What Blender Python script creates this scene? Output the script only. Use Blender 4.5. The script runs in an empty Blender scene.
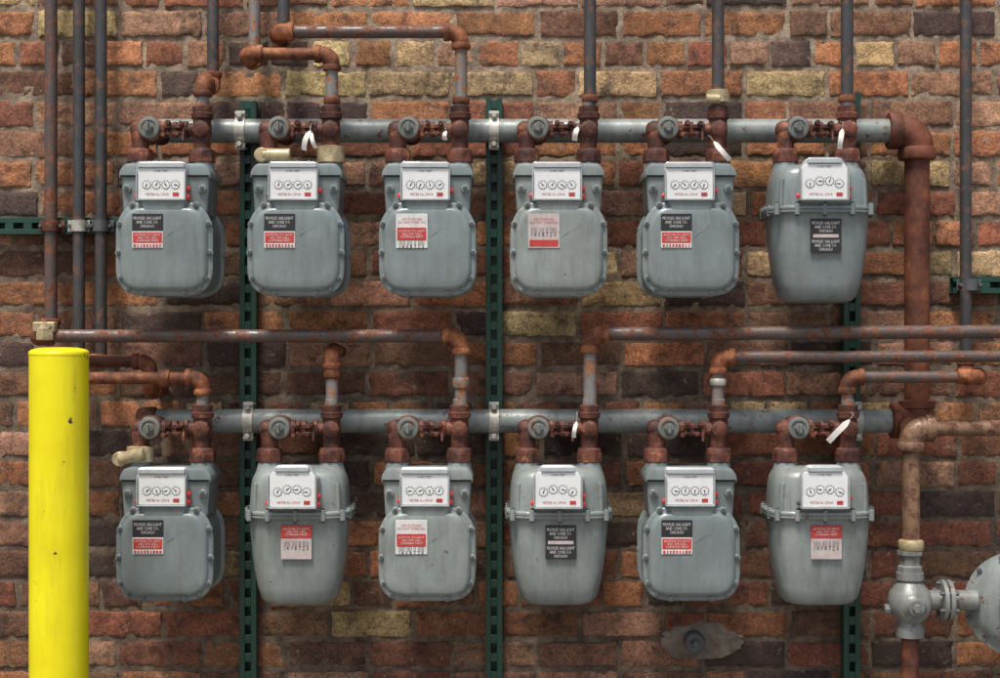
import bpy, bmesh, math, random
from mathutils import Vector, noise, Matrix
random.seed(7)
scene=bpy.context.scene
# ---------------------------------------------------------------- survey -> metres
CAMY=-4.0; CAMZ=1.5; U=0.0025
def k(y): return U*(y-CAMY)/3.8
def P(px,py,y): return Vector(((px-500)*k(y), y, CAMZ+(339-py)*k(y)))
# ---------------------------------------------------------------- materials
def mk(name):
    m=bpy.data.materials.new(name); m.use_nodes=True
    nt=m.node_tree; b=nt.nodes['Principled BSDF']; return m,nt,b
def N(nt,t,**kw):
    n=nt.nodes.new(t)
    for a,v in kw.items():
        if a.startswith('i_'): n.inputs[a[2:]].default_value=v
        else: setattr(n,a,v)
    return n
def pos(nt,scale=(1,1,1)):
    g=N(nt,'ShaderNodeNewGeometry'); mp=N(nt,'ShaderNodeMapping'); mp.inputs['Scale'].default_value=scale
    nt.links.new(g.outputs['Position'],mp.inputs['Vector']); return mp.outputs[0]
def nz(nt,vec,scale,detail=4,rough=.6):
    n=N(nt,'ShaderNodeTexNoise'); n.inputs['Scale'].default_value=scale; n.inputs['Detail'].default_value=min(detail,5)
    n.inputs['Roughness'].default_value=rough; nt.links.new(vec,n.inputs['Vector']); return n.outputs['Fac']
def ramp(nt,fac,stops):
    r=N(nt,'ShaderNodeValToRGB'); e=r.color_ramp.elements
    while len(e)<len(stops): e.new(.5)
    for i,(p,c) in enumerate(stops):
        e[i].position=p
        if not hasattr(c,'__len__'): c=(c,c,c)
        e[i].color=(c[0],c[1],c[2],1)
    nt.links.new(fac,r.inputs[0]); return r.outputs[0]
def mix(nt,f,a,b,mode='MIX'):
    m=N(nt,'ShaderNodeMixRGB',blend_type=mode)
    for s,v in ((0,f),(1,a),(2,b)):
        if hasattr(v,'is_linked') or hasattr(v,'links'): nt.links.new(v,m.inputs[s])
        elif s==0: m.inputs[0].default_value=v
        else: m.inputs[s].default_value=(v[0],v[1],v[2],1)
    return m.outputs[0]
def bump(nt,b,h,strength=.3,dist=.002):
    n=N(nt,'ShaderNodeBump'); n.inputs['Strength'].default_value=strength; n.inputs['Distance'].default_value=dist
    nt.links.new(h,n.inputs['Height']); nt.links.new(n.outputs[0],b.inputs['Normal'])
def painted(name,base,rust=(.16,.06,.03),lo=.62,hi=.72,rough=.45,var=.18,metal=0,dirt=.35,bstr=.25,bscale=220,scuff=False):
    m,nt,b=mk(name); p=pos(nt); ps=pos(nt,(1,1,.22))
    d=[c*(1-var) for c in base]; l=[min(1,c*(1+var)) for c in base]
    c=ramp(nt,nz(nt,p,9,4,.65),[(.3,d),(.7,l)])
    gr=ramp(nt,nz(nt,ps,38,5,.7),[(.45,0),(.75,dirt)])
    c=mix(nt,gr,c,[base[0]*.45+.01,base[1]*.40+.006,base[2]*.34+.004])
    if scuff:
        sc=ramp(nt,nz(nt,pos(nt,(1,1,.5)),21,5,.78),[(.64,0),(.74,.45)]); c=mix(nt,sc,c,(.46,.48,.47))
    mask=ramp(nt,nz(nt,p,34,5,.74),[(lo,0),(hi,1)])
    rc=ramp(nt,nz(nt,p,110,3),[(.3,[x*.5 for x in rust]),(.7,[x*1.6 for x in rust])])
    c=mix(nt,mask,c,rc); nt.links.new(c,b.inputs['Base Color'])
    rr=mix(nt,mask,mix(nt,gr,(rough-.05,)*3,(rough+.2,)*3),(.9,.9,.9)); nt.links.new(rr,b.inputs['Roughness'])
    b.inputs['Metallic'].default_value=metal
    h=mix(nt,.25,nz(nt,p,bscale,3),mask); bump(nt,b,h,bstr,.0015); return m
def rusty(name,cols,scale=30,rough=.85,bstr=.7):
    m,nt,b=mk(name); p=pos(nt)
    c=ramp(nt,nz(nt,p,scale,5,.72),[(.3,cols[0]),(.45,cols[1]),(.58,cols[2]),(.70,cols[3])])
    c2=ramp(nt,nz(nt,p,7,3,.6),[(.35,(.5,.47,.47)),(.65,(1.2,1.15,1.1))])
    c=mix(nt,1,c,c2,'MULTIPLY'); nt.links.new(c,b.inputs['Base Color'])
    b.inputs['Roughness'].default_value=rough
    b.inputs['Specular IOR Level'].default_value=.4
    bump(nt,b,nz(nt,p,260,4,.7),bstr,.0018); return m
def plain(name,col,rough=.5,metal=0,var=.15):
    m,nt,b=mk(name); p=pos(nt)
    c=ramp(nt,nz(nt,p,45,4,.65),[(.3,[x*(1-var) for x in col]),(.7,[min(1,x*(1+var*.5)) for x in col])])
    nt.links.new(c,b.inputs['Base Color']); b.inputs['Roughness'].default_value=rough; b.inputs['Metallic'].default_value=metal
    return m
M={}
M['meter']=painted('meter_grey_paint',(.21,.25,.25),lo=.67,hi=.72,rough=.33,var=.15,metal=.12,dirt=.5,scuff=True)
M['meter2']=painted('meter_grey_paint_aged',(.25,.285,.272),lo=.64,hi=.70,rough=.38,var=.18,metal=.1,dirt=.6,scuff=True)
M['mani']=painted('manifold_grey_paint',(.25,.285,.272),lo=.58,hi=.66,rough=.42,dirt=.7,metal=.1)
M['rust']=rusty('rusted_cast_iron',[(.022,.012,.011),(.082,.029,.021),(.16,.055,.032),(.38,.165,.08)],34,.62)
M['rusto']=rusty('orange_rusted_iron',[(.045,.02,.014),(.18,.058,.027),(.34,.125,.048),(.52,.26,.115)],24,.65)
M['rustpipe']=rusty('rust_brown_pipe',[(.05,.022,.017),(.145,.048,.028),(.22,.075,.038),(.34,.14,.065)],16,.65)
M['pipe']=painted('weathered_steel_pipe',(.065,.068,.07),rust=(.16,.07,.04),lo=.52,hi=.66,rough=.38,dirt=.6,bstr=.35,metal=.2)
M['pipeg']=painted('galvanised_grey_pipe',(.22,.225,.215),rust=(.30,.12,.05),lo=.48,hi=.58,rough=.42,dirt=.7,metal=.2)
M['piperust']=painted('brown_rust_pipe',(.10,.085,.08),rust=(.17,.065,.036),lo=.46,hi=.60,rough=.38,dirt=.6,bstr=.4,metal=.15)
M['tan']=painted('tan_primer_pipe',(.25,.15,.085),rust=(.11,.045,.028),lo=.46,hi=.58,rough=.42,dirt=.85)
M['green']=painted('green_strut_paint',(.012,.055,.038),rust=(.05,.03,.02),lo=.64,hi=.73,rough=.4,dirt=.3)
M['zinc']=plain('zinc_plate',(.52,.5,.44),.45,.3,.4)
M['brass']=plain('aged_brass',(.46,.37,.22),.42,.2,.5)
M['dgrey']=plain('dark_bolt_steel',(.11,.115,.12),.5,.3,.3)
M['bolt']=plain('bolt_head_grey',(.09,.10,.10),.45,.2,.3)
M['disc']=painted('valve_core_grey',(.17,.185,.17),rust=(.2,.1,.05),lo=.56,hi=.64,rough=.42,dirt=.6)
M['white']=plain('index_white_face',(.83,.84,.83),.4,0,.05)
M['silver']=plain('index_silver_hood',(.50,.53,.54),.28,.15,.15)
M['black']=plain('black_enamel',(.018,.018,.02),.6,0,.2)
M['red']=plain('red_label_ink',(.50,.05,.04),.5,0,.25)
M['redp']=plain('red_plastic_plug',(.75,.05,.05),.35,0,.1)
M['pink']=plain('faded_label',(.50,.43,.41),.55,0,.2)
M['paper']=plain('paper_tag',(.75,.73,.67),.8,0,.15)
M['lwhite']=plain('label_white',(.66,.66,.63),.5,0,.2)
M['alu']=painted('aluminium_casting',(.25,.265,.255),rust=(.16,.09,.05),lo=.58,hi=.66,rough=.42,dirt=.9,bstr=.5,metal=.2)
M['string']=plain('cotton_string',(.45,.42,.35),.9)
def clearmat():
    m=bpy.data.materials.new('clear_plastic_cover'); m.use_nodes=True; nt=m.node_tree
    for n in list(nt.nodes): nt.nodes.remove(n)
    o=N(nt,'ShaderNodeOutputMaterial'); t=N(nt,'ShaderNodeBsdfTransparent'); t.inputs[0].default_value=(.985,.99,.99,1)
    g=N(nt,'ShaderNodeBsdfGlossy'); g.inputs['Roughness'].default_value=.1
    f=N(nt,'ShaderNodeLayerWeight'); f.inputs[0].default_value=.2
    mr=N(nt,'ShaderNodeMath',operation='MULTIPLY_ADD'); mr.inputs[1].default_value=.4; mr.inputs[2].default_value=.025; nt.links.new(f.outputs['Facing'],mr.inputs[0])
    x=N(nt,'ShaderNodeMixShader'); nt.links.new(mr.outputs[0],x.inputs[0]); nt.links.new(t.outputs[0],x.inputs[1]); nt.links.new(g.outputs[0],x.inputs[2]); nt.links.new(x.outputs[0],o.inputs[0]); return m
M['clear']=clearmat()
def yellow():
    m,nt,b=mk('yellow_bollard_paint'); p=pos(nt); ps=pos(nt,(1,1,.15))
    c=ramp(nt,nz(nt,p,5,4),[(.3,(.80,.68,.0)),(.7,(.92,.82,.01))])
    g=ramp(nt,nz(nt,ps,30,5,.7),[(.50,0),(.8,.5)]); c=mix(nt,g,c,(.5,.38,.03))
    k1=ramp(nt,nz(nt,p,26,5,.75),[(.665,0),(.68,1)]); c=mix(nt,k1,c,(.05,.045,.035))
    nt.links.new(c,b.inputs['Base Color']); b.inputs['Roughness'].default_value=.36
    bump(nt,b,nz(nt,p,60,4),.2,.002); return m
M['yellow']=yellow()
# ---------------------------------------------------------------- mesh builder
class B:
    def __init__(s): s.v=[]; s.f=[]; s.m=[]; s.mats=[]
    def mi(s,mat):
        mt=M[mat]
        if mt not in s.mats: s.mats.append(mt)
        return s.mats.index(mt)
    def loft(s,rings,mat,cap0=True,cap1=True,closed=True):
        i=s.mi(mat); n=len(rings[0]); base=len(s.v)
        for r in rings: s.v.extend([tuple(p) for p in r])
        for a in range(len(rings)-1):
            for j in range(n if closed else n-1):
                j2=(j+1)%n
                s.f.append((base+a*n+j,base+a*n+j2,base+(a+1)*n+j2,base+(a+1)*n+j)); s.m.append(i)
        if cap0: s.f.append(tuple(base+j for j in range(n))); s.m.append(i)
        if cap1: s.f.append(tuple(base+(len(rings)-1)*n+j for j in range(n))); s.m.append(i)
    def quad(s,pts,mat):
        i=s.mi(mat); b=len(s.v); s.v.extend([tuple(p) for p in pts]); s.f.append(tuple(range(b,b+len(pts)))); s.m.append(i)
    def lathe(s,o,ax,prof,mat,seg=20,rot=0):
        o=Vector(o); ax=Vector(ax).normalized()
        a=Vector((0,0,1)) if abs(ax.z)<.9 else Vector((1,0,0))
        e1=ax.cross(a).normalized(); e2=ax.cross(e1)
        R=[]
        for d,r in prof:
            R.append([o+ax*d+(e1*math.cos(rot+2*math.pi*j/seg)+e2*math.sin(rot+2*math.pi*j/seg))*max(r,1e-5) for j in range(seg)])
        s.loft(R,mat)
    def cyl(s,p0,p1,r,mat,seg=20,bev=None,rot=0):
        p0=Vector(p0);p1=Vector(p1); L=(p1-p0).length
        b=bev if bev is not None else min(r*.15,L*.2)
        s.lathe(p0,p1-p0,[(0,r-b),(b,r),(L-b,r),(L,r-b)],mat,seg,rot)
    def sweep(s,pts,r,mat,seg=18,rf=None):
        pts=[Vector(p) for p in pts]; R=[]; e1=None
        for i,p in enumerate(pts):
            t=(pts[min(i+1,len(pts)-1)]-pts[max(i-1,0)]).normalized()
            if e1 is None:
                a=Vector((0,0,1)) if abs(t.z)<.9 else Vector((1,0,0)); e1=t.cross(a).normalized()
            else: e1=(e1-t*e1.dot(t)).normalized()
            e2=t.cross(e1); rr=rf[i] if rf else r
            R.append([p+(e1*math.cos(2*math.pi*j/seg)+e2*math.sin(2*math.pi*j/seg))*rr for j in range(seg)])
        s.loft(R,mat)
    def prism(s,outline,rings,mat,c=(0,0,0),fan=False):
        n=len(outline); nor=[]
        for i in range(n):
            a=Vector(outline[i-1]); b_=Vector(outline[(i+1)%n]); t=(b_-a).normalized(); nor.append(Vector((t.y,-t.x)))
        R=[]
        for ins,y in rings:
            R.append([Vector((c[0]+outline[i][0]-nor[i].x*ins, c[1]+y, c[2]+outline[i][1]-nor[i].y*ins)) for i in range(n)])
        if fan:
            for lst,front in ((R[0],True),(R[-1],False)):
                ctr=sum(lst,Vector())/n; sg=-1 if lst[0].y<0 else 1; ex=[]
                for f,dy in ((.85,.0006),(.6,.0011),(.3,.0014),(.01,.0015)):
                    ex.append([Vector((ctr.x+(q.x-ctr.x)*f,q.y+sg*dy,ctr.z+(q.z-ctr.z)*f)) for q in lst])
                if front: R=ex[::-1]+R
                else: R=R+ex
        s.loft(R,mat)
    def box(s,c,size,mat,bev=.0008,rad=None):
        w,d,h=size; rad=rad or bev*1.2
        o=rpoly([(-w/2,-h/2),(w/2,-h/2),(w/2,h/2),(-w/2,h/2)],[rad]*4,3)
        s.prism(o,[(bev,-d/2),(0,-d/2+bev),(0,d/2-bev),(bev,d/2)],mat,c)
    def obj(s,name,parent=None,loc=None,ang=38):
        me=bpy.data.meshes.new(name); me.from_pydata(s.v,[],s.f)
        for mt in s.mats: me.materials.append(mt)
        me.polygons.foreach_set('material_index',s.m)
        bm=bmesh.new(); bm.from_mesh(me); bmesh.ops.recalc_face_normals(bm,faces=bm.faces); bm.to_mesh(me); bm.free()
        me.polygons.foreach_set('use_smooth',[True]*len(me.polygons)); me.set_sharp_from_angle(angle=math.radians(ang))
        o=bpy.data.objects.new(name,me); scene.collection.objects.link(o)
        if parent: o.parent=parent
        if loc is not None: o.location=loc
        return o
def empty(name,loc=(0,0,0)):
    e=bpy.data.objects.new(name,None); e.location=loc; e.empty_display_size=.05; scene.collection.objects.link(e); return e
def rpoly(pts,cuts,n=6):
    out=[]; L=len(pts)
    for i in range(L):
        p=Vector(pts[i]); a=Vector(pts[i-1])-p; b=Vector(pts[(i+1)%L])-p; c=cuts[i]
        A=p+a.normalized()*c; Bq=p+b.normalized()*c
        for j in range(n+1):
            t=j/n; q=A*(1-t)**2+p*2*t*(1-t)+Bq*t*t
            out.append((q.x,q.y))
    return out
def elbow(b,corner,d1,d2,R,r,mat):
    c=Vector(corner); a=c-d1*R; e=c+d2*R; pts=[]
    ctr=a+d2*R
    for j in range(9):
        t=j/8*math.pi/2; pts.append(ctr-d2*R*math.cos(t)+d1*R*math.sin(t))
    b.sweep(pts,r*1.27,mat,20,[r*1.27*(1+.06*math.sin(math.pi*j/8)) for j in range(9)])
    for q,d in ((a,-d1),(e,d2)):
        b.lathe(q-d*r*.15,d,[(0,r*1.25),(.05*r,r*1.42),(r*.25,r*1.5),(r*.85,r*1.5),(r*1.0,r*1.42),(r*1.02,r*.9)],mat,20)
def run(b,pts,r,mp='pipe',mf='rusto',R=None,mats=None):
    pts=[Vector(p) for p in pts]; R=R or r*1.9; start=pts[0]
    for i in range(1,len(pts)):
        m_=mats[i-1] if mats else mp
        d=(pts[i]-pts[i-1]).normalized(); end=pts[i]
        if i<len(pts)-1: end=pts[i]-d*R
        L=(end-start).length
        if L>0.004:
            ns=max(2,int(L/.12)); b.sweep([start.lerp(end,t/ns) for t in range(ns+1)],r,m_)
        if i<len(pts)-1:
            d2=(pts[i+1]-pts[i]).normalized(); elbow(b,pts[i],d,d2,R,r,mf); start=pts[i]+d2*R
def coupling(b,p,ax,r,L,mat='rusto',seg=20):
    ax=Vector(ax).normalized(); o=Vector(p)-ax*L/2
    b.lathe(o,ax,[(0,r*.95),(0.1*L,r*1.28),(.22*L,r*1.36),(.78*L,r*1.36),(.9*L,r*1.28),(L,r*.95)],mat,seg)
def text_mesh(txt,width,mat,name='lettering',space=1.0,hs=1.0):
    cu=bpy.data.curves.new('t','FONT'); cu.body=txt; cu.size=.01; cu.align_x='CENTER'; cu.align_y='CENTER'; cu.space_line=space; cu.resolution_u=1
    o=bpy.data.objects.new('t',cu); scene.collection.objects.link(o); dg=bpy.context.evaluated_depsgraph_get()
    me=bpy.data.meshes.new_from_object(o.evaluated_get(dg)); bpy.data.objects.remove(o); me.materials.clear(); me.materials.append(M[mat]); me.name=name
    xs=[v.co.x for v in me.vertices]; ys=[v.co.y for v in me.vertices]; cx=(max(xs)+min(xs))/2; cy=(max(ys)+min(ys))/2; f=width/(max(xs)-min(xs))
    for v in me.vertices: v.co=Vector(((v.co.x-cx)*f,0,(v.co.y-cy)*f*hs))
    return me
u=U
T_blk=text_mesh('PEOPLES GAS LIGHT\nAND COKE CO.\nCHICAGO',27*u,'lwhite',space=.95,hs=1.35)
T_red=text_mesh('ACTION: TO SHUT\nGAS OFF CALL\nCOMPANY FIRST',25*u,'lwhite',space=.95,hs=1.0)
T_gry=text_mesh('CAUTION GAS\nDO NOT TURN ON',26*u,'red',space=.9,hs=1.2)
T_idx=text_mesh('CUBIC FEET',14*u,'black')
T_idr=text_mesh('METER No 27418',22*u,'red',hs=1.2)
T_bar=text_mesh('||||| |||| || |||||\nI 4 0 8 7 2 6',24*u,'black',space=.8,hs=1.2)
def put(me,parent,x,y,z,name='lettering'):
    o=bpy.data.objects.new(name,me); scene.collection.objects.link(o); o.parent=parent; o.location=(x,y,z); return o
# ---------------------------------------------------------------- brick wall
def brick_mat():
    m,nt,b=mk('old_common_brick'); at=N(nt,'ShaderNodeAttribute',attribute_name='Col')
    g=N(nt,'ShaderNodeNewGeometry'); off=N(nt,'ShaderNodeVectorMath',operation='SCALE'); off.inputs['Scale'].default_value=9
    nt.links.new(at.outputs['Color'],off.inputs[0]); ad=N(nt,'ShaderNodeVectorMath',operation='ADD')
    nt.links.new(g.outputs['Position'],ad.inputs[0]); nt.links.new(off.outputs[0],ad.inputs[1]); v=ad.outputs[0]
    c=at.outputs['Color']
    A=nz(nt,v,24,5,.75); Fn=nz(nt,v,150,4,.72)
    t=ramp(nt,A,[(.32,(.36,.32,.31)),(.46,(.88,.86,.84)),(.57,(1.12,1.11,1.08)),(.70,(1.6,1.56,1.5))]); c=mix(nt,1,c,t,'MULTIPLY')
    t2=ramp(nt,Fn,[(.32,(.45,.43,.42)),(.5,(1,1,1)),(.68,(1.4,1.38,1.35))]); c=mix(nt,1,c,t2,'MULTIPLY')
    soot=ramp(nt,nz(nt,v,13,5,.78),[(.54,0),(.66,.82)]); c=mix(nt,soot,c,(.05,.035,.028))
    mort=ramp(nt,nz(nt,v,38,5,.75),[(.61,0),(.68,.65)]); c=mix(nt,mort,c,(.38,.30,.21))
    w=pos(nt); st=ramp(nt,nz(nt,w,1.9,4,.65),[(.35,(.58,.56,.55)),(.6,(1.08,1.08,1.08))]); c=mix(nt,1,c,st,'MULTIPLY')
    nt.links.new(c,b.inputs['Base Color']); b.inputs['Roughness'].default_value=.8; b.inputs['Specular IOR Level'].default_value=.45
    h=mix(nt,.45,A,Fn); bump(nt,b,h,1,.006); return m
def mortar_mat():
    m,nt,b=mk('lime_mortar'); p=pos(nt)
    c=ramp(nt,nz(nt,p,18,5,.75),[(.3,(.08,.06,.048)),(.48,(.23,.178,.13)),(.68,(.44,.36,.27))])
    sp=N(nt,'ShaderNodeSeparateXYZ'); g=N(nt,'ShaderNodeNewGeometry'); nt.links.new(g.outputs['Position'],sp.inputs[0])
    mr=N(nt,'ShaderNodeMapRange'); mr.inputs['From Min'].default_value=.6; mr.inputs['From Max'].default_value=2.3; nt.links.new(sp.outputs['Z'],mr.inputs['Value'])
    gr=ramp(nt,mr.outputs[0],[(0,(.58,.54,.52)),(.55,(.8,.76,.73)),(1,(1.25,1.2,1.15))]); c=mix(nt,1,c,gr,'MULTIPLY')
    nt.links.new(c,b.inputs['Base Color']); b.inputs['Roughness'].default_value=.95
    bump(nt,b,nz(nt,p,110,5,.8),1,.006); return m
M['brick']=brick_mat(); M['mortar']=mortar_mat()
M['cement']=rusty('cement_patch',[(.15,.13,.105),(.25,.22,.18),(.33,.29,.235),(.42,.38,.31)],25,.95,.9)
PAL={'tan':(.52,.37,.19),'orange':(.40,.175,.08),'red':(.28,.105,.06),'brown':(.23,.115,.068),'dark':(.085,.052,.042),'pink':(.40,.215,.135)}
wall=empty('brick_wall')
def build_wall():
    V=[];F=[];C=[]
    course=.079; pitch=.220; gap=.0125; gv=.0165; W=3.3; rows=44
    def grid(n): return [0,.35/n]+[i/n for i in range(1,n)]+[1-.35/n,1]
    for r in range(rows):
        hd=(r%6==4); p=pitch/2 if hd else pitch
        x=-W-(0 if r%2 else p*.5)-random.uniform(0,.02); zc=(r+.5)*course
        while x<W:
            this=p
            if not hd and random.random()<.09: this=pitch/2
            w=this-gap+random.uniform(-.006,.005); h=course-gv+random.uniform(-.005,.004)
            cx=x+this/2; x+=this
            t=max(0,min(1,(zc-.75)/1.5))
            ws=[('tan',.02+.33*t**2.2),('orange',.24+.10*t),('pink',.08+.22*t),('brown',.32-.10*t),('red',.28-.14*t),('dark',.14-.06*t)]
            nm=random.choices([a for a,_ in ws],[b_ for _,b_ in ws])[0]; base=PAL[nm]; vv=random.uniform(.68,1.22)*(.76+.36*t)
            col=tuple(min(1,max(.01,ch*vv*random.uniform(.94,1.06))) for ch in base)
            gx=grid(7 if this<.15 else 13); gz=grid(5)
            dy=random.uniform(-.003,.0025); tilt=random.uniform(-.025,.025); roll=random.uniform(-.014,.014); sd=random.uniform(0,100)
            b0=len(V); nx=len(gx); nzv=len(gz)
            def vert(uu,v):
                X=(uu-.5)*w; Z=(v-.5)*h
                eu=min(uu,1-uu)*w; ev=min(v,1-v)*h; ed=min(eu,ev)
                q=Vector(((cx+X)*60+sd,zc*20,Z*60+sd))
                n1=noise.noise(q); n2=noise.noise(q*2.6+Vector((9,3,1)))
                f=max(0,1-ed/.012)
                X+= f*(n1*.0038+n2*.003)*(1 if abs(uu-.5)*w>abs(v-.5)*h*.2 else .3); Z+= f*(n2*.004+noise.noise(q+Vector((5,5,5)))*.003)
                y=dy+tilt*Z+ (n1*.0014+n2*.0011)+ (max(0,1-ed/.003)**2)*.0018
                ch=noise.noise(Vector(((cx+X)*30+sd,7,Z*30))) 
                if ch>.24: y+=min(.007,(ch-.24)*.034)*(f*.85+.15)
                xr=X*math.cos(roll)-Z*math.sin(roll); zr=X*math.sin(roll)+Z*math.cos(roll)
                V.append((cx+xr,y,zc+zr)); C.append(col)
            for v in gz:
                for uu in gx: vert(uu,v)
            for j in range(nzv-1):
                for i in range(nx-1):
                    a=b0+j*nx+i; F.append((a,a+1,a+nx+1,a+nx))
            rim=[(i,0) for i in range(nx)]+[(nx-1,j) for j in range(1,nzv)]+[(i,nzv-1) for i in range(nx-2,-1,-1)]+[(0,j) for j in range(nzv-2,0,-1)]
            b1=len(V)
            for (i,j) in rim: 
                a=V[b0+j*nx+i]; V.append((a[0],.03,a[2])); C.append(col)
            L=len(rim)
            for q_ in range(L):
                i,j=rim[q_]; i2,j2=rim[(q_+1)%L]
                F.append((b0+j2*nx+i2,b0+j*nx+i,b1+q_,b1+(q_+1)%L))
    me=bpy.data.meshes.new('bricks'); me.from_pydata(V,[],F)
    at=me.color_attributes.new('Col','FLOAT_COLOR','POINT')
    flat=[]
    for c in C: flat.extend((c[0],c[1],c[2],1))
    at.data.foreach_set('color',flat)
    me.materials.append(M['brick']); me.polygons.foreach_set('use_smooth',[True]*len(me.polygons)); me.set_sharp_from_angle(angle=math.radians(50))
    o=bpy.data.objects.new('bricks',me); scene.collection.objects.link(o); o.parent=wall
    V=[];F=[]; nx=660; nzv=360; H=rows*course
    for j in range(nzv+1):
        for i in range(nx+1):
            x=-W+2*W*i/nx; z=H*j/nzv
            y=.0044+.0032*noise.noise(Vector((x*22,3,z*22)))+.0027*noise.noise(Vector((x*65,8,z*65)))
            V.append((x,y,z))
    for j in range(nzv):
        for i in range(nx):
            a=j*(nx+1)+i; F.append((a,a+1,a+nx+2,a+nx+1))
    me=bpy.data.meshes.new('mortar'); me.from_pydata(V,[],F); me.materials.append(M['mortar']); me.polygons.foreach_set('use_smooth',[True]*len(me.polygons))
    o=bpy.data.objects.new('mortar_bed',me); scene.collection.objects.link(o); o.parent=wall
    b=B(); b.box((0,.18,H/2),(2*W-.02,.28,H),'mortar'); b.obj('wall_core',wall)
    b=B(); b.box((0,.13,H+.045),(2*W+.1,.42,.085),'cement',.006); b.obj('coping',wall)
build_wall()
c=P(694,641,0); b=B(); R=[]
for sc,y in ((1,.01),(1,-.0015),(.95,-.0045),(.85,-.0065),(.5,-.008),(.05,-.009)):
    ring=[]
    for i in range(72):
        a=2*math.pi*i/72; q=1+.2*noise.noise(Vector((math.cos(a)*1.7,math.sin(a)*1.7,4)))+.12*noise.noise(Vector((math.cos(a)*6,math.sin(a)*6,4)))
        ring.append(Vector((c.x+.015+math.cos(a)*.105*q*sc,y,c.z+math.sin(a)*.052*q*sc)))
    R.append(ring)
b.loft(R,'cement'); b.obj('cement_patch',wall)
b=B(); c=P(694,641,-.04)
b.cyl((c.x,.02,c.z),(c.x,-.05,c.z),.02,'pipe'); b.lathe((c.x,-.03,c.z),(0,-1,0),[(0,.022),(.003,.028),(.028,.028),(.034,.023),(.035,.001)],'dgrey')
b.cyl((c.x,-.06,c.z),(c.x,-.08,c.z),.012,'dgrey',4); b.obj('pipe_cap')
M['concrete']=rusty('concrete_pavement',[(.15,.145,.13),(.19,.18,.165),(.22,.21,.19),(.26,.25,.225)],8,.95,.5)
b=B(); b.quad([(-200,-200,0),(200,-200,0),(200,200,0),(-200,200,0)],'concrete'); b.obj('ground')
# ---------------------------------------------------------------- struts
def strut(p_from,L,horizontal=False):
    b=B(); w=.043; d=.04; wall_t=.003
    pitch=.048; slot=.026; n=int(L/pitch); rail=.0135
    def bx(cx,cy,cz,sx,sy,sz):
        if horizontal: b.box((cz,cy,cx),(sz,sy,sx),'green',.0006)
        else: b.box((cx,cy,cz),(sx,sy,sz),'green',.0006)
    for s in (-1,1):
        bx(s*(w/2-rail/2),-d+wall_t/2,L/2,rail,wall_t,L)
        bx(s*(w/2-wall_t/2),-d/2+wall_t/2+.001,L/2,wall_t,d-wall_t-.003,L)
    for i in range(n+1):
        z0=i*pitch+slot; ln=min(pitch-slot,L-z0)
        if ln>0: bx(0,-d+wall_t/2+.0003,z0+ln/2,w-2*rail-.0004,wall_t,ln)
    bx(0,-.004,L/2,w-2*wall_t-.001,.002,L-.002)
    o=b.obj('metal_strut',loc=p_from); return o
for px,pt in ((248,101),(494,98),(852,92)):
    a=P(px,pt,-.04); strut((a.x,-.003,.25),a.z-.25)
a=P(-60,226,-.04); c=P(126,226,-.04); strut((a.x,-.003,a.z),c.x-a.x,True)
a=P(953,285,-.04); c=P(1040,285,-.04); strut((a.x,-.003,a.z),c.x-a.x,True)
# ---------------------------------------------------------------- manifolds
YM=-.082
def manifold(py,x0,x1):
    b=B(); a=P(x0,py,YM); c=P(x1,py,YM); n=24
    b.sweep([a.lerp(c,i/n) for i in range(n+1)],12*k(YM),'mani',28)
    b.lathe(a,(1,0,0),[(-.012,.01),(-.01,.03),(0,.036),(.035,.037),(.04,.0305)],'rust',24)
    return b,a,c
b,a,c=manifold(131,140,893)
rr=12.6*k(YM)
d=P(917,131,YM); e=P(917,421,YM)
elbow(b,d,Vector((1,0,0)),Vector((0,0,-1)),rr*1.45,rr,'rustpipe')
n=12; s0=d+Vector((0,0,-rr*1.45)); b.sweep([s0.lerp(e,i/n) for i in range(n+1)],rr*.98,'rustpipe',28)
b.lathe(P(890,421,YM),(1,0,0),[(0,rr*1.1),(.003,rr*1.4),(.02,rr*1.42),(.024,rr*1.25),(.085,rr*1.25),(.09,rr*1.42),(.105,rr*1.4),(.107,.005)],'rustpipe',24)
b.lathe(e+Vector((0,0,.055)),(0,0,-1),[(0,rr*1.05),(.003,rr*1.42),(.02,rr*1.42),(.024,rr*1.25),(.06,rr*1.25)],'rustpipe',24)
b.obj('gas_manifold_pipe')
b,a,c=manifold(421,142,893); b.obj('gas_manifold_pipe')
def clamp(px,py,r,y,mat='zinc',w=.026,tab=True):
    b=B(); c=P(px,py,y)
    b.lathe(c-Vector((w/2,0,0)),(1,0,0),[(0,r*.98),(.0005,r+.0035),(w-.0005,r+.0035),(w,r*.98)],mat,24)
    if tab:
        for s in (-1,1):
            b.box((c.x,c.y+.006,c.z+s*(r+.012)),(w,.05,.004),mat); b.cyl((c.x,c.y-.02,c.z+s*(r+.006)),(c.x,c.y-.034,c.z+s*(r+.006)),.007,mat,6)
            b.box((c.x,c.y-.012,c.z+s*(r+.009)),(w,.003,.02),mat)
    return b.obj('pipe_clamp')
for px,py in ((241,131),(494,131),(249,421),(494,421),(856,421)): clamp(px,py,12*k(YM),YM)
def vclamp(px,py,r,y,mat='rust'):
    b=B(); c=P(px,py,y); w=.03
    b.lathe(c-Vector((0,0,w/2)),(0,0,1),[(0,r*.98),(.0005,r+.004),(w-.0005,r+.004),(w,r*.98)],mat,20)
    b.box((c.x,c.y+.01,c.z),(r*2+.03,.004,w),mat); b.cyl((c.x-r-.008,c.y-.01,c.z),(c.x-r-.008,c.y+.02,c.z),.005,'dgrey',6); b.cyl((c.x+r+.008,c.y-.01,c.z),(c.x+r+.008,c.y+.02,c.z),.005,'dgrey',6)
    b.obj('pipe_clamp')
YV=-.062
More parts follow.
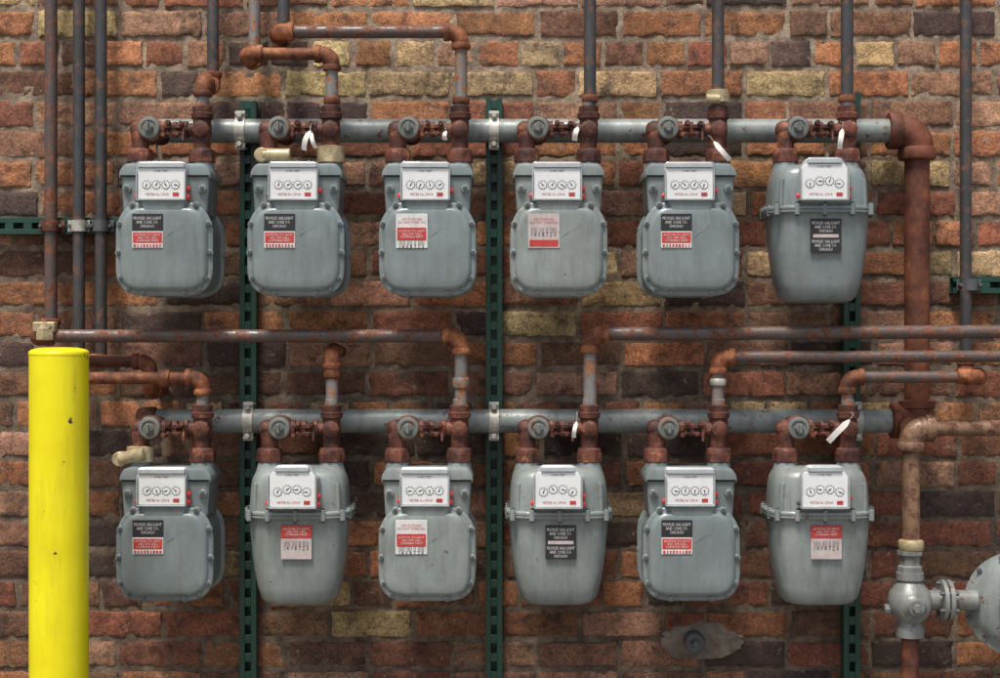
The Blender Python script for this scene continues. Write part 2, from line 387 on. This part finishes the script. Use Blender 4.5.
vclamp(51,226,7*k(YV),YV); vclamp(79,226,6.3*k(YV),YV,'zinc'); vclamp(101,226,6.5*k(YV),YV,'dgrey'); vclamp(970,285,6.5*k(YV),YV,'dgrey')
# ---------------------------------------------------------------- pipes
YR=-.195
def gp(pts,rpx,mp='pipe',mf='rusto',extra=None,mats=None,R=None):
    b=B(); r=rpx*U; run(b,pts,r,mp,mf,R,mats)
    if extra: extra(b,r)
    return b.obj('gas_pipe')
v0=P(51,-60,YV); v1=P(51,332,YV); f1=Vector((v1.x,YR,v1.z)); zH=P(0,336,YR).z; v1.z=zH; f1.z=zH
r3=P(461,336,YR); r3b=P(461,410,YR)
def ex(b,r):
    coupling(b,P(461,383,YR),(0,0,1),r*.95,.03,'pipeg')
    b.lathe(f1+Vector((.03,-.012,-.012)),(0,0,1),[(0,.018),(.003,.024),(.03,.024),(.034,.02),(.045,.018),(.047,.01)],'brass',6)
    b.box(f1+Vector((.028,-.012,.022)),(.055,.028,.026),'brass',.003)
    b.cyl(f1+Vector((.04,-.03,.025)),f1+Vector((.04,.01,.025)),.008,'brass',6)
gp([Vector((v0.x,YV,v0.z)),v1,f1,r3,r3b],6.6,'piperust','rusto',ex,mats=['piperust','rusto','piperust','pipeg'])
v0=P(79,-60,YV); zz=P(0,378,YR).z; q0=Vector((v0.x,YV,zz)); q1=Vector((v0.x,YR,zz)); q2=P(203,378,YR); q3=P(203,412,YR)
gp([v0,q0,q1,q2,q3],6.2,'pipe','rusto',lambda b,r:coupling(b,P(165,378,YR),(1,0,0),r,.03,'rusto'),mats=['pipe','rust','rusto','pipeg'])
v0=P(101,-60,YV); zz=P(0,361,-.15).z; q0=Vector((v0.x,YV,zz)); q2=P(150,361,-.15); q3=P(150,379,-.15)
b=B(); r=6.2*U; b.sweep([v0,q0],r,'pipe'); b.cyl((v0.x,YV,zz),(v0.x,-.15,zz),r*1.2,'rusto'); b.sweep([Vector((v0.x-.12,-.15,zz)),q2-Vector((.02,0,0))],r,'rustpipe')
elbow(b,q2,Vector((1,0,0)),Vector((0,0,-1)),r*1.9,r,'rusto'); b.sweep([q3,Vector((q3.x,-.15,q3.z-.02))],r,'rusto')
elbow(b,Vector((q3.x,-.15,q3.z-.03)),Vector((0,0,-1)),Vector((0,1,0)),r*1.9,r,'rusto'); b.cyl((q3.x,-.13,q3.z-.03),(q3.x,.02,q3.z-.03),r,'rusto'); b.obj('gas_pipe')
def low(px,py=101):
    def f(b,r): coupling(b,P(px,py,YR),(0,0,1),r,.02,'rusto')
    return f
t=P(203,80,YR); gp([P(203,112,YR),t,Vector((t.x,YV,t.z)),Vector((t.x,YV,2.7))],6.2,'pipe','rusto',mats=['pipeg','rusto','pipe'])
t=P(332,54,YR); t2=P(246,54,YR); gp([P(332,112,YR),t,t2,Vector((t2.x,YV,t.z)),Vector((t2.x,YV,2.7))],6.2,'pipe','rusto',low(332),mats=['pipeg','rusto','rust','pipeg'])
t=P(461,32,YR); t2=P(276,32,YR); gp([P(461,112,YR),t,t2,Vector((t2.x,YV,t.z)),Vector((t2.x,YV,2.7))],6.4,'pipe','rusto',low(461),mats=['pipeg','piperust','rust','pipe'])
for px in (590,718,847):
    gp([P(px,112,YR),Vector((P(px,0,YR).x,YR,2.75))],6.2,'pipe','rusto',low(px,99))
t=P(332,352,YR); gp([P(332,412,YR),t,Vector((t.x,.02,t.z))],6.2,'pipeg','rusto',lambda b,r:coupling(b,P(332,372,YR),(0,0,1),r,.035,'rusto'),mats=['pipeg','rust'])
t=P(590,334,YR); gp([P(590,412,YR),t,P(1120,331,YR)],6.8,'piperust','rusto',mats=['pipeg','piperust'])
t=P(718,357,YR); gp([P(718,412,YR),t,P(1120,356,YR)],6,'piperust','rusto',lambda b,r:(coupling(b,P(718,382,YR),(0,0,1),r,.02,'zinc')),mats=['pipeg','piperust'])
t=P(847,377,YR); t2=P(982,376,YR); gp([P(847,412,YR),t,Vector((t2.x,YR,t.z)),Vector((t2.x,YV,t.z)),Vector((t2.x,YV,2.75))],6,'piperust','rusto',lambda b,r:coupling(b,P(962,376,YR),(1,0,0),r,.03,'rusto'),mats=['pipeg','piperust','rust','pipe'])
# service pipe + regulator
YT=-.15
b=B(); r=9.3*k(YT)
c0=P(911,428,YT)
b.cyl((c0.x,YM,c0.z),(c0.x,YT,c0.z),r*1.15,'rustpipe')
c1=P(1120,427,YT); c1.z=c0.z
elbow(b,c0,Vector((-1,0,0)),Vector((0,0,-1)),r*1.6,r,'tan')
b.sweep([c1,c1.lerp(c0,.5),c0+Vector((r*1.6,0,0))],r*.86,'tan')
bot=P(911,552,YT); b.sweep([c0-Vector((0,0,r*1.6)),bot],r*.95,'tan')
coupling(b,P(911,545,YT),(0,0,1),r,.03,'brass')
b.lathe(P(910,574,YT),(0,0,1),[(0,.02),(.002,.032),(.02,.032),(.024,.026),(.045,.026),(.05,.033),(.06,.033),(.062,.02)],'alu',8)
b.obj('gas_pipe')
reg=empty('gas_regulator',P(910,604,YT))
b=B()
b.lathe((0,0,.083),(0,0,-1),[(0,.02),(.002,.034),(.02,.035),(.024,.03),(.034,.036),(.05,.05),(.07,.056),(.088,.056),(.105,.05),(.122,.036),(.128,.031),(.145,.036),(.165,.035),(.168,.02)],'alu',28)
b.lathe((0,-.03,0),(0,-1,0),[(0,.04),(.012,.04),(.02,.03),(.03,.02),(.034,.019),(.034,.001)],'alu',24)
b.cyl((0,-.062,0),(0,-.075,0),.012,'alu',6)
b.cyl((-.045,0,-.012),(-.066,0,-.012),.013,'alu',8)
b.cyl((0,0,-.085),(0,0,-.8),.022,'rustpipe')
b.cyl((.03,0,.01),(.17,0,.01),.026,'alu')
for x in (.075,.09): b.lathe((x,0,.01),(1,0,0),[(0,.03),(.002,.052),(.012,.052),(.0135,.03)],'alu',24)
for i in range(6):
    a=i*math.pi/3+.5; b.cyl((.066,math.cos(a)*.043,.01+math.sin(a)*.043),(.113,math.cos(a)*.043,.01+math.sin(a)*.043),.0055,'dgrey',6)
b.obj('body',reg)
b=B(); dc=Vector((.268,-.02,.002)); ax=Vector((-.38,-1,0)).normalized()
b.lathe(dc-ax*.045,ax,[(0,.03),(.005,.085),(.02,.11),(.03,.118),(.032,.132),(.048,.132),(.05,.118),(.06,.108),(.072,.09),(.078,.06),(.08,.045),(.11,.042),(.114,.036),(.114,.001)],'mani',48)
e1=ax.cross(Vector((0,0,1))).normalized()
for i in range(12):
    a=i*math.pi/6+.2; q=dc+(e1*math.cos(a)+Vector((0,0,1))*math.sin(a))*.125; b.cyl(q-ax*.02,q+ax*.012,.0065,'dgrey',6)
b.obj('diaphragm_case',reg)
# ---------------------------------------------------------------- bollard
yb=-.55; cb=P(59,348,yb); r=29*k(yb)
b=B(); H=cb.z
b.lathe((0,0,0),(0,0,1),[(0,r),(.3,r),(.8,r),(H-.03,r),(H-.016,r),(H-.0155,r*1.012),(H-.010,r*1.012),(H-.007,r*.99),(H-.003,r*.9),(H+.001,r*.6),(H+.002,.001)],'yellow',64)
b.lathe((0,0,0),(0,0,1),[(0,r*1.8),(.012,r*1.75),(.018,r*1.1)],'cement',40)
b.obj('yellow_bollard',loc=(cb.x,yb,0))
# ---------------------------------------------------------------- gas meters
def body_A(mat):
    b=B()
    main=[(-47.5,-167),(47.5,-167),(47.5,-93),(33,-75),(-33,-75),(-47.5,-93)]
    o=rpoly([(x*u,z*u) for x,z in main],[27*u,27*u,13*u,12*u,12*u,13*u],8)
    i=lambda v:v*u
    b.prism(o,[(i(10.5),.095),(i(8),.094),(i(6),.091),(i(4),.088),(i(1),.087),(0,.085),(0,.078),(i(1),.077),(i(4),.076),(i(4),-.070),(i(1),-.071),(0,-.072),(0,-.079),(i(.8),-.081),(i(4.0),-.082),(i(4.8),-.0845),(i(5.8),-.088),(i(7.4),-.0912),(i(9.5),-.0928)],mat,fan=True)
    for x,z in ((-31,-78.5),(31,-78.5),(-43.3,-97),(43.3,-97),(-44.5,-125),(44.5,-125),(-42.2,-150),(42.2,-150),(-20,-164.2),(20,-164.2),(-34.5,-160.5),(34.5,-160.5)):
        b.cyl((x*u,-.0715,z*u),(x*u,-.0835,z*u),3.7*u,mat,14); b.cyl((x*u,-.0835,z*u),(x*u,-.089,z*u),2.2*u,'bolt',6)
        b.cyl((x*u,.0765,z*u),(x*u,.0865,z*u),3.7*u,mat,14)
    ch=rpoly([(x*u,z*u) for x,z in [(-41,-86),(41,-86),(43,-52),(43,-44),(-43,-44),(-43,-52)]],[4*u,4*u,3*u,5*u,5*u,3*u],4)
    b.prism(ch,[(i(5),.062),(i(2),.060),(0,.055),(0,-.066),(i(1.5),-.070),(i(4),-.072)],mat)
    lid=rpoly([(x*u,z*u) for x,z in [(-45,-51),(45,-51),(45,-45),(40,-37),(-40,-37),(-45,-45)]],[1*u,1*u,3*u,4*u,4*u,3*u],4)
    b.prism(lid,[(i(2.5),.067),(i(.5),.065),(0,.062),(0,-.072),(i(.5),-.075),(i(2.5),-.077)],mat)
    for s in (-1,1):
        b.lathe((s*31*u,0,-33*u),(0,0,-1),[(-.002,9*u),(0,11.5*u),(3*u,12*u),(7*u,12.5*u),(12*u,13*u)],mat,20)
        b.cyl((s*37*u,-.068,-62*u),(s*37*u,-.080,-62*u),4.2*u,mat,14); b.cyl((s*37*u,-.08,-62*u),(s*37*u,-.085,-62*u),2.3*u,'bolt',6)
        b.lathe((s*37*u,-.05,-78*u),(0,0,1),[(0,3.5*u),(26*u,3.5*u)],mat,12)
    b.prism(rpoly([(x*u,z*u) for x,z in [(-20,-85),(20,-85),(24,-70),(-24,-70)]],[4*u]*4,4),[(0,-.06),(0,-.088),(i(2),-.092)],mat)
    return b
def body_B(mat):
    b=B()
    def ring(z,a,bb,e=3.4,n=64):
        R=[]
        for j in range(n):
            t=2*math.pi*j/n; cc=math.cos(t); ss=math.sin(t)
            R.append(Vector((math.copysign(abs(cc)**(2/e),cc)*a*u*.985,math.copysign(abs(ss)**(2/e),ss)*bb*u,z*u)))
        return R
    prof=[(-173.5,18,14),(-173,28,22),(-171,34,28),(-166,38.5,32),(-155,42,34),(-140,45,36),(-120,47.5,37.5),(-100,49.3,38.5),(-88,50,39),(-86.2,50.5,39.5),(-85.8,53.6,42.6),(-85,54.2,43.2),(-83.6,54.2,43.2),(-83.1,53.2,42.2),(-82.6,53.2,42.2),(-82.1,54.2,43.2),(-80,54.2,43.2),(-79.2,53.4,42.6),(-78.6,49.8,39.2),(-66,49.3,38.7),(-55,48.3,37.8),(-47,46.5,36.5),(-42,43.5,34),(-38.5,38,29),(-37,31,23),(-36.6,20,15)]
    b.loft([ring(*p) for p in prof],mat)
    for s in (-1,1):
        b.lathe((s*31*u,0,-33*u),(0,0,-1),[(-.002,9*u),(0,11.5*u),(3*u,12*u),(7*u,13*u),(14*u,15*u)],mat,20)
        b.cyl((s*41*u,-31*u,-79*u),(s*40*u,-30.5*u,-52*u),2.4*u,mat,10)
    pts=[(-46,-36),(-27,-40.4),(0,-41),(27,-40.4),(46,-36),(50,-18),(-50,-18),(50,3),(-50,3),(50,22),(-50,22)]
    for x,y in pts:
        b.cyl((x*u,y*u,-88*u),(x*u,y*u,-77*u),2.8*u,mat,12); b.cyl((x*u,y*u,-77*u),(x*u,y*u,-75.2*u),1.9*u,'bolt',6); b.cyl((x*u,y*u,-89.5*u),(x*u,y*u,-88*u),1.8*u,'bolt',6)
    b.prism(rpoly([(x*u,z*u) for x,z in [(-24,-77),(24,-77),(24,-44),(-24,-44)]],[4*u]*4,4),[(0,-.05),(0,-.104),(2*u,-.107)],mat)
    return b
def index_(parent,kind):
    b=B(); y0=-.072 if kind=='A' else -.10; cx=-2
    if kind=='A': w,zt,zb=24.5,-36,-74; sh=[(-w,zb),(w,zb),(w,zt),(-w,zt)]; cuts=[2,2,4,4]
    else: w,zt,zb=24,-33,-75; sh=[(-w,zb),(w,zb),(w,zt-12),(w-7,zt),(-w+7,zt),(-w,zt-12)]; cuts=[2,2,6,5,5,6]
    o=rpoly([(x*u,z*u) for x,z in sh],[c*u for c in cuts],5)
    zm=(-58.5 if kind=='A' else -57.5)
    b.prism(o,[(0,y0+.01),(0,y0-.012),(1*u,y0-.014)],'silver',(cx*u,0,0))
    zt2=zt-6.5
    for sx in (-1,1): b.box(((cx+sx*(w-.8))*u,y0-.0195,(zb+zt2-1)/2*u),(1.2*u,.014,(zt2-zb-3)*u),'silver',.0006)
    b.box((cx*u,y0-.0195,(zb+.8)*u),((2*w-2)*u,.014,1.2*u),'silver',.0006)
    hw=w-(0 if kind=='A' else 6)
    b.box((cx*u,y0-.019,(zt2+zt-1.5)/2*u+.4*u),((2*hw-3)*u,.014,(zt-zt2-1.8)*u),'silver',.0015)
    e_=0 if kind=='A' else 4
    pl=rpoly([(x*u,z*u) for x,z in [(-w+1.8,zb+1.8),(w-1.8,zb+1.8),(w-1.8,zt2-e_),(w-5,zt2),(-w+5,zt2),(-w+1.8,zt2-e_)]],[1.0*u]*6,3)
    b.prism(pl,[(0,y0-.013),(0,y0-.0205),(.0005,y0-.021)],'white',(cx*u,0,0))
    yf=y0-.021
    for j in range(4):
        dx=(cx+(j-1.5)*9.4)*u; dz=(zm-.3+(0 if kind=='A' else (1.5 if j in(1,2) else -1)))*u
        b.lathe((dx,yf,dz),(0,-1,0),[(0,4.1*u),(.0006,4.1*u)],'black',20); b.lathe((dx,yf-.0007,dz),(0,-1,0),[(0,3.6*u),(.0004,3.6*u)],'white',20)
        a=random.uniform(0,6.28); v=Vector((math.cos(a),0,math.sin(a))); q=Vector((dx,yf-.0018,dz)); pz=Vector((-v.z,0,v.x))
        b.quad([q-v*1.2*u+pz*.6*u,q-v*1.2*u-pz*.6*u,q+v*3.0*u-pz*.3*u,q+v*3*u+pz*.3*u],'black')
        for d8 in range(10):
            aa=d8*math.pi/5; vv=Vector((math.cos(aa),0,math.sin(aa))); q2=q+vv*4.9*u; q2.y=yf-.0004
            pz=Vector((-vv.z,0,vv.x)); b.quad([q2-vv*.4*u-pz*.22*u,q2-vv*.4*u+pz*.22*u,q2+vv*.4*u+pz*.22*u,q2+vv*.4*u-pz*.22*u],'dgrey')
    b.box((cx*u+.036,yf-.0006,(zb+6.0)*u),(6*u,.001,3.6*u),'red',.0002)
    for x,z in ((w+.5,zb+12),(w+.2,zb+4)) if random.random()<.7 else ((w+.5,zb+10),):
        b.lathe((( cx+x)*u,y0-.004,z*u),(0,-1,0),[(0,2.9*u),(.010,2.9*u),(.013,2.3*u),(.0145,1*u)],'redp',14)
    b.lathe(((cx-w-.3)*u,y0-.004,(zb+5)*u),(0,-1,0),[(0,2.4*u),(.008,2.4*u),(.01,1*u)],random.choice(['redp','dgrey']),14)
    b.obj('index',parent)
    c=B(); c.prism(o,[(-.3*u,y0-.0125),(-.3*u,y0-.030),(.3*u,y0-.032),(1.3*u,y0-.033)],'clear',(cx*u,0,0)); c.obj('index_cover',parent)
    put(T_idx,parent,cx*u,yf-.0006,(zt2-2.6)*u); put(T_idr,parent,cx*u-.009,yf-.0006,(zb+6.0)*u)
def labels(parent,kind,lab):
    yA=-.0942; x0=-15*u if kind=='A' else 1*u
    zt=-87 if kind=='A' else -92
    b=B()
    if kind=='B': yA=-.0985
    def plate(z1,z0,mat,w=30,dy=0): b.box((x0,yA-.0009-dy,(z0+z1)/2*u),(w*u,.0022,(z1-z0)*u),mat,.0003,.0012)
    yt=yA-.0024
    if lab=='br':
        plate(zt,zt-16.5,'black'); plate(zt-17.2,zt-33.5,'lwhite'); plate(zt-18.2,zt-28.6,'red',28.4,.0006); plate(zt-29.2,zt-32.8,'lwhite',28,.0006)
        put(T_blk,parent,x0,yt,(zt-8.2)*u); put(T_red,parent,x0,yt-.0006,(zt-23.4)*u)
        for s in range(9): b.box((x0+(s-4)*3.1*u,yA-.0030,(zt-31)*u),(random.uniform(1,2.2)*u,.0006,2.6*u),'red',.0001)
    elif lab=='r':
        plate(zt,zt-33.5,'lwhite',31); plate(zt-13.5,zt-26,'red',28.5,.0006)
        put(T_gry,parent,x0,yt-.0002,(zt-6.8)*u); put(T_red,parent,x0,yt-.0007,(zt-19.8)*u); put(T_bar,parent,x0,yt-.0003,(zt-29.8)*u)
    elif lab=='w':
        plate(zt,zt-33.5,'pink',31); put(T_gry,parent,x0,yt,(zt-7)*u); put(T_bar,parent,x0,yt,(zt-18)*u); plate(zt-25.5,zt-32,'red',28,.0006)
    elif lab=='k':
        plate(zt,zt-33,'black',30); put(T_blk,parent,x0,yt,(zt-8)*u); plate(zt-15.2,zt-18.5,'pink',25,.0006); put(T_blk,parent,x0,yt,(zt-26)*u)
    elif lab=='rt':
        plate(zt,zt-12.5,'red',30); put(T_red,parent,x0,yt,(zt-6.2)*u); plate(zt-13,zt-33,'pink',30); put(T_bar,parent,x0,yt,(zt-20)*u)
    b.obj('label',parent)
def valve_set():
    b=B()
    yb=abs(YM-YR)
    b.lathe((-20*u,yb,1*u),(0,-1,0),[(0,11*u),(.02,11.5*u),(.03,9*u),(yb-.03,9*u),(yb-.02,12*u),(yb+.004,12.6*u),(yb+.014,12.6*u),(yb+.018,11*u)],'rust',24)
    b.lathe((-20*u,-.016,1*u),(0,-1,0),[(0,10.8*u),(.010,11*u),(.014,9.8*u),(.015,7.6*u),(.012,7.2*u),(.012,5*u),(.016,4.8*u)],'disc',28)
    a0=random.uniform(-.3,.3)
    b.cyl((-20*u,-.028,1*u),(-20*u,-.043,1*u),4.4*u,'disc',6,rot=a0); b.box((-20*u,-.047,1*u),(3*u,.012,9*u),'disc',.001)
    b.lathe((-33*u,0,0),(1,0,0),[(-8*u,3*u),(-6.5*u,6.5*u),(-2*u,9*u),(4*u,9.2*u),(8*u,7.2*u),(22*u,7*u),(24*u,8.8*u),(28*u,8.8*u),(28.5*u,5*u),(34*u,5*u),(34.5*u,8*u),(39*u,8*u),(39.5*u,5*u),(45*u,5*u),(45.5*u,8.6*u),(50*u,8.6*u),(50.5*u,6.5*u),(62*u,7.5*u)],'rust',18)
    for dx,dz,r_ in ((-1,6,2.6),(8,-5,2.4),(12,5,2.6),(-6,-6,2.4)):
        b.cyl((dx*u,-.012,dz*u),(dx*u,-.034,dz*u),r_*u,'rust',6)
    b.box((4*u,-.018,2.6*u),(26*u,.008,4*u),'rust',.0015); b.box((6*u,-.016,-4.2*u),(20*u,.008,3*u),'rust',.0015)
    b.cyl((14*u,-.02,4*u),(14*u,-.03,-12*u),1.3*u,'rust',8)
    for s,top in ((-31,0),(31,14)):
        b.lathe((s*u,0,top*u),(0,0,-1),[(0,6*u),(2*u,9*u),((top+4)*u,9.6*u),((top+10)*u,8.6*u),((top+19)*u,8.4*u)],'rust',18)
        b.lathe((s*u,0,-18.5*u),(0,0,-1),[(0,8*u),(1*u,11.4*u),(2.5*u,12.6*u),(6*u,12.8*u),(6.2*u,13.4*u),(14*u,13.4*u),(15*u,12.2*u),(15.4*u,9*u)],'rust',8,math.pi/8+random.uniform(0,.5))
    b.lathe((31*u,0,13*u),(0,0,1),[(-3*u,9*u),(-2*u,11*u),(3*u,11.3*u),(4*u,9.6*u),(6*u,9.8*u),(10*u,9.8*u),(11*u,8*u)],'rust',20)
    b.lathe((31*u,-.004,0),(0,-1,0),[(0,8.5*u),(.022,8.5*u),(.026,6*u)],'rust',8)
    b.cyl((31*u,0,22*u),(31*u,0,30*u),6.6*u,'pipeg')
    return b
bodies={}
for kd,mt in (('A','meter'),('A','meter2'),('B','meter2'),('B','meter')):
    bodies[(kd,mt)]=(body_A if kd=='A' else body_B)(mt)
def tag(parent,x,z,rot,L=20,w=5):
    b=B(); d=Vector((math.sin(rot),0,-math.cos(rot))); s=Vector((d.z,0,-d.x)); o=Vector((x*u,-.052,z*u)); mid=o+d*6*u
    b.sweep([o+Vector((0,.03,3*u)),o+Vector((0,.0,1*u)),mid],.0008,'string',6)
    n=5; R=[]
    for i in range(n+1):
        ww=w*(.35 if i==0 else 1)
        c=mid+d*L*u*i/n+Vector((0,-.012*math.sin(i/n*3.0),0))+s*.004*math.sin(i/n*2.5); R.append([c-s*ww/2*u,c+s*ww/2*u,c+s*ww/2*u+Vector((0,.0006,0)),c-s*ww/2*u+Vector((0,.0006,0))])
    b.loft(R,'paper'); b.obj('paper_tag',parent)
cxs=[171,300,429,558,687,816]
spec={(0,0):('A','meter','br'),(0,1):('A','meter','br'),(0,2):('A','meter','r'),(0,3):('A','meter2','w'),(0,4):('A','meter','br'),(0,5):('B','meter','k'),
      (1,0):('A','meter','br'),(1,1):('B','meter2','rt'),(1,2):('A','meter2','r'),(1,3):('B','meter2','k'),(1,4):('A','meter','br'),(1,5):('B','meter2','rt')}
for rw,py0 in ((0,130),(1,428.5)):
    for ci,cx in enumerate(cxs):
        kd,mt,lb=spec[(rw,ci)]
        e=empty('gas_meter',P(cx+random.uniform(-.8,.8),py0,YR))
        bodies[(kd,mt)].obj('meter_body',e)
        index_(e,kd); labels(e,kd,lb); valve_set().obj('valve_and_meter_bar',e)
        if (rw,ci)==(0,1):
            tag(e,14,2,-.25,20,5); tag(e,12,0,.35,16,4)
            b=B(); b.cyl((-36*u,-.03,-27*u),(-8*u,-.03,-27*u),7*u,'brass',16); b.cyl((-36*u,-.045,-27*u),(-36*u,-.0,-27*u),7.5*u,'brass',16); b.obj('lock',e)
            b=B(); b.lathe((31*u,0,-16*u),(0,0,-1),[(0,8*u),(1*u,14.2*u),(17*u,14.2*u),(18*u,9*u)],'brass',16); b.obj('outlet_lock',e)
        if (rw,ci)==(1,0):
            b=B(); b.lathe((-31*u,0,-17*u),(0,0,-1),[(0,8*u),(1*u,14*u),(16*u,14*u),(17*u,9*u)],'brass',16); b.cyl((-50*u,-.02,-30*u),(-24*u,-.035,-24*u),6.5*u,'brass',14); b.cyl((-50*u,-.03,-30*u),(-50*u,0,-30*u),7.5*u,'brass',14); b.obj('inlet_lock',e)
        if (rw,ci)==(0,3): tag(e,20,6,-.15,14,5)
        if (rw,ci)==(0,4):
            tag(e,20,-10,.75,24,5)
            b=B(); b.lathe((31*u,0,26*u),(0,0,1),[(0,8*u),(1*u,12*u),(13*u,12*u),(14*u,8*u)],'brass',16); b.cyl((18*u,-.02,30*u),(32*u,-.02,30*u),5*u,'brass',14); b.obj('riser_lock',e)
        if (rw,ci)==(0,5): tag(e,22,4,-.1,20,5)
        if (rw,ci)==(0,2): tag(e,17,2,.1,9,4)
        if (rw,ci)==(1,5): tag(e,32,14,-.75,30,6)
        if (rw,ci)==(1,3): tag(e,18,14,-.1,16,4)
# ---------------------------------------------------------------- light, camera
w=bpy.data.worlds.new('World'); scene.world=w; w.use_nodes=True; nt=w.node_tree
sky=nt.nodes.new('ShaderNodeTexSky'); sky.sky_type='NISHITA'; sky.sun_disc=False
sky.air_density=1.0; sky.dust_density=4.0; sky.ozone_density=.5
sd=Vector((-.30,-.75,1.75)).normalized()
sky.sun_elevation=math.asin(sd.z); sky.sun_rotation=math.atan2(sd.x,sd.y)
bg=nt.nodes['Background']; bg.inputs[1].default_value=.14; nt.links.new(sky.outputs[0],bg.inputs[0])
l=bpy.data.lights.new('sun','SUN'); l.energy=3.9; l.angle=math.radians(14); l.color=(1,.95,.88)
lo=bpy.data.objects.new('sun',l); scene.collection.objects.link(lo); lo.rotation_euler=(-sd).to_track_quat('-Z','Y').to_euler()
cam=bpy.data.cameras.new('camera'); co=bpy.data.objects.new('camera',cam); scene.collection.objects.link(co)
co.location=(0,CAMY,CAMZ); co.rotation_euler=(math.pi/2,0,0); cam.sensor_width=36; cam.lens=36*3.8/2.5; cam.clip_end=600
scene.camera=co
scene.view_settings.view_transform='Standard'; scene.view_settings.look='None'; scene.view_settings.exposure=0
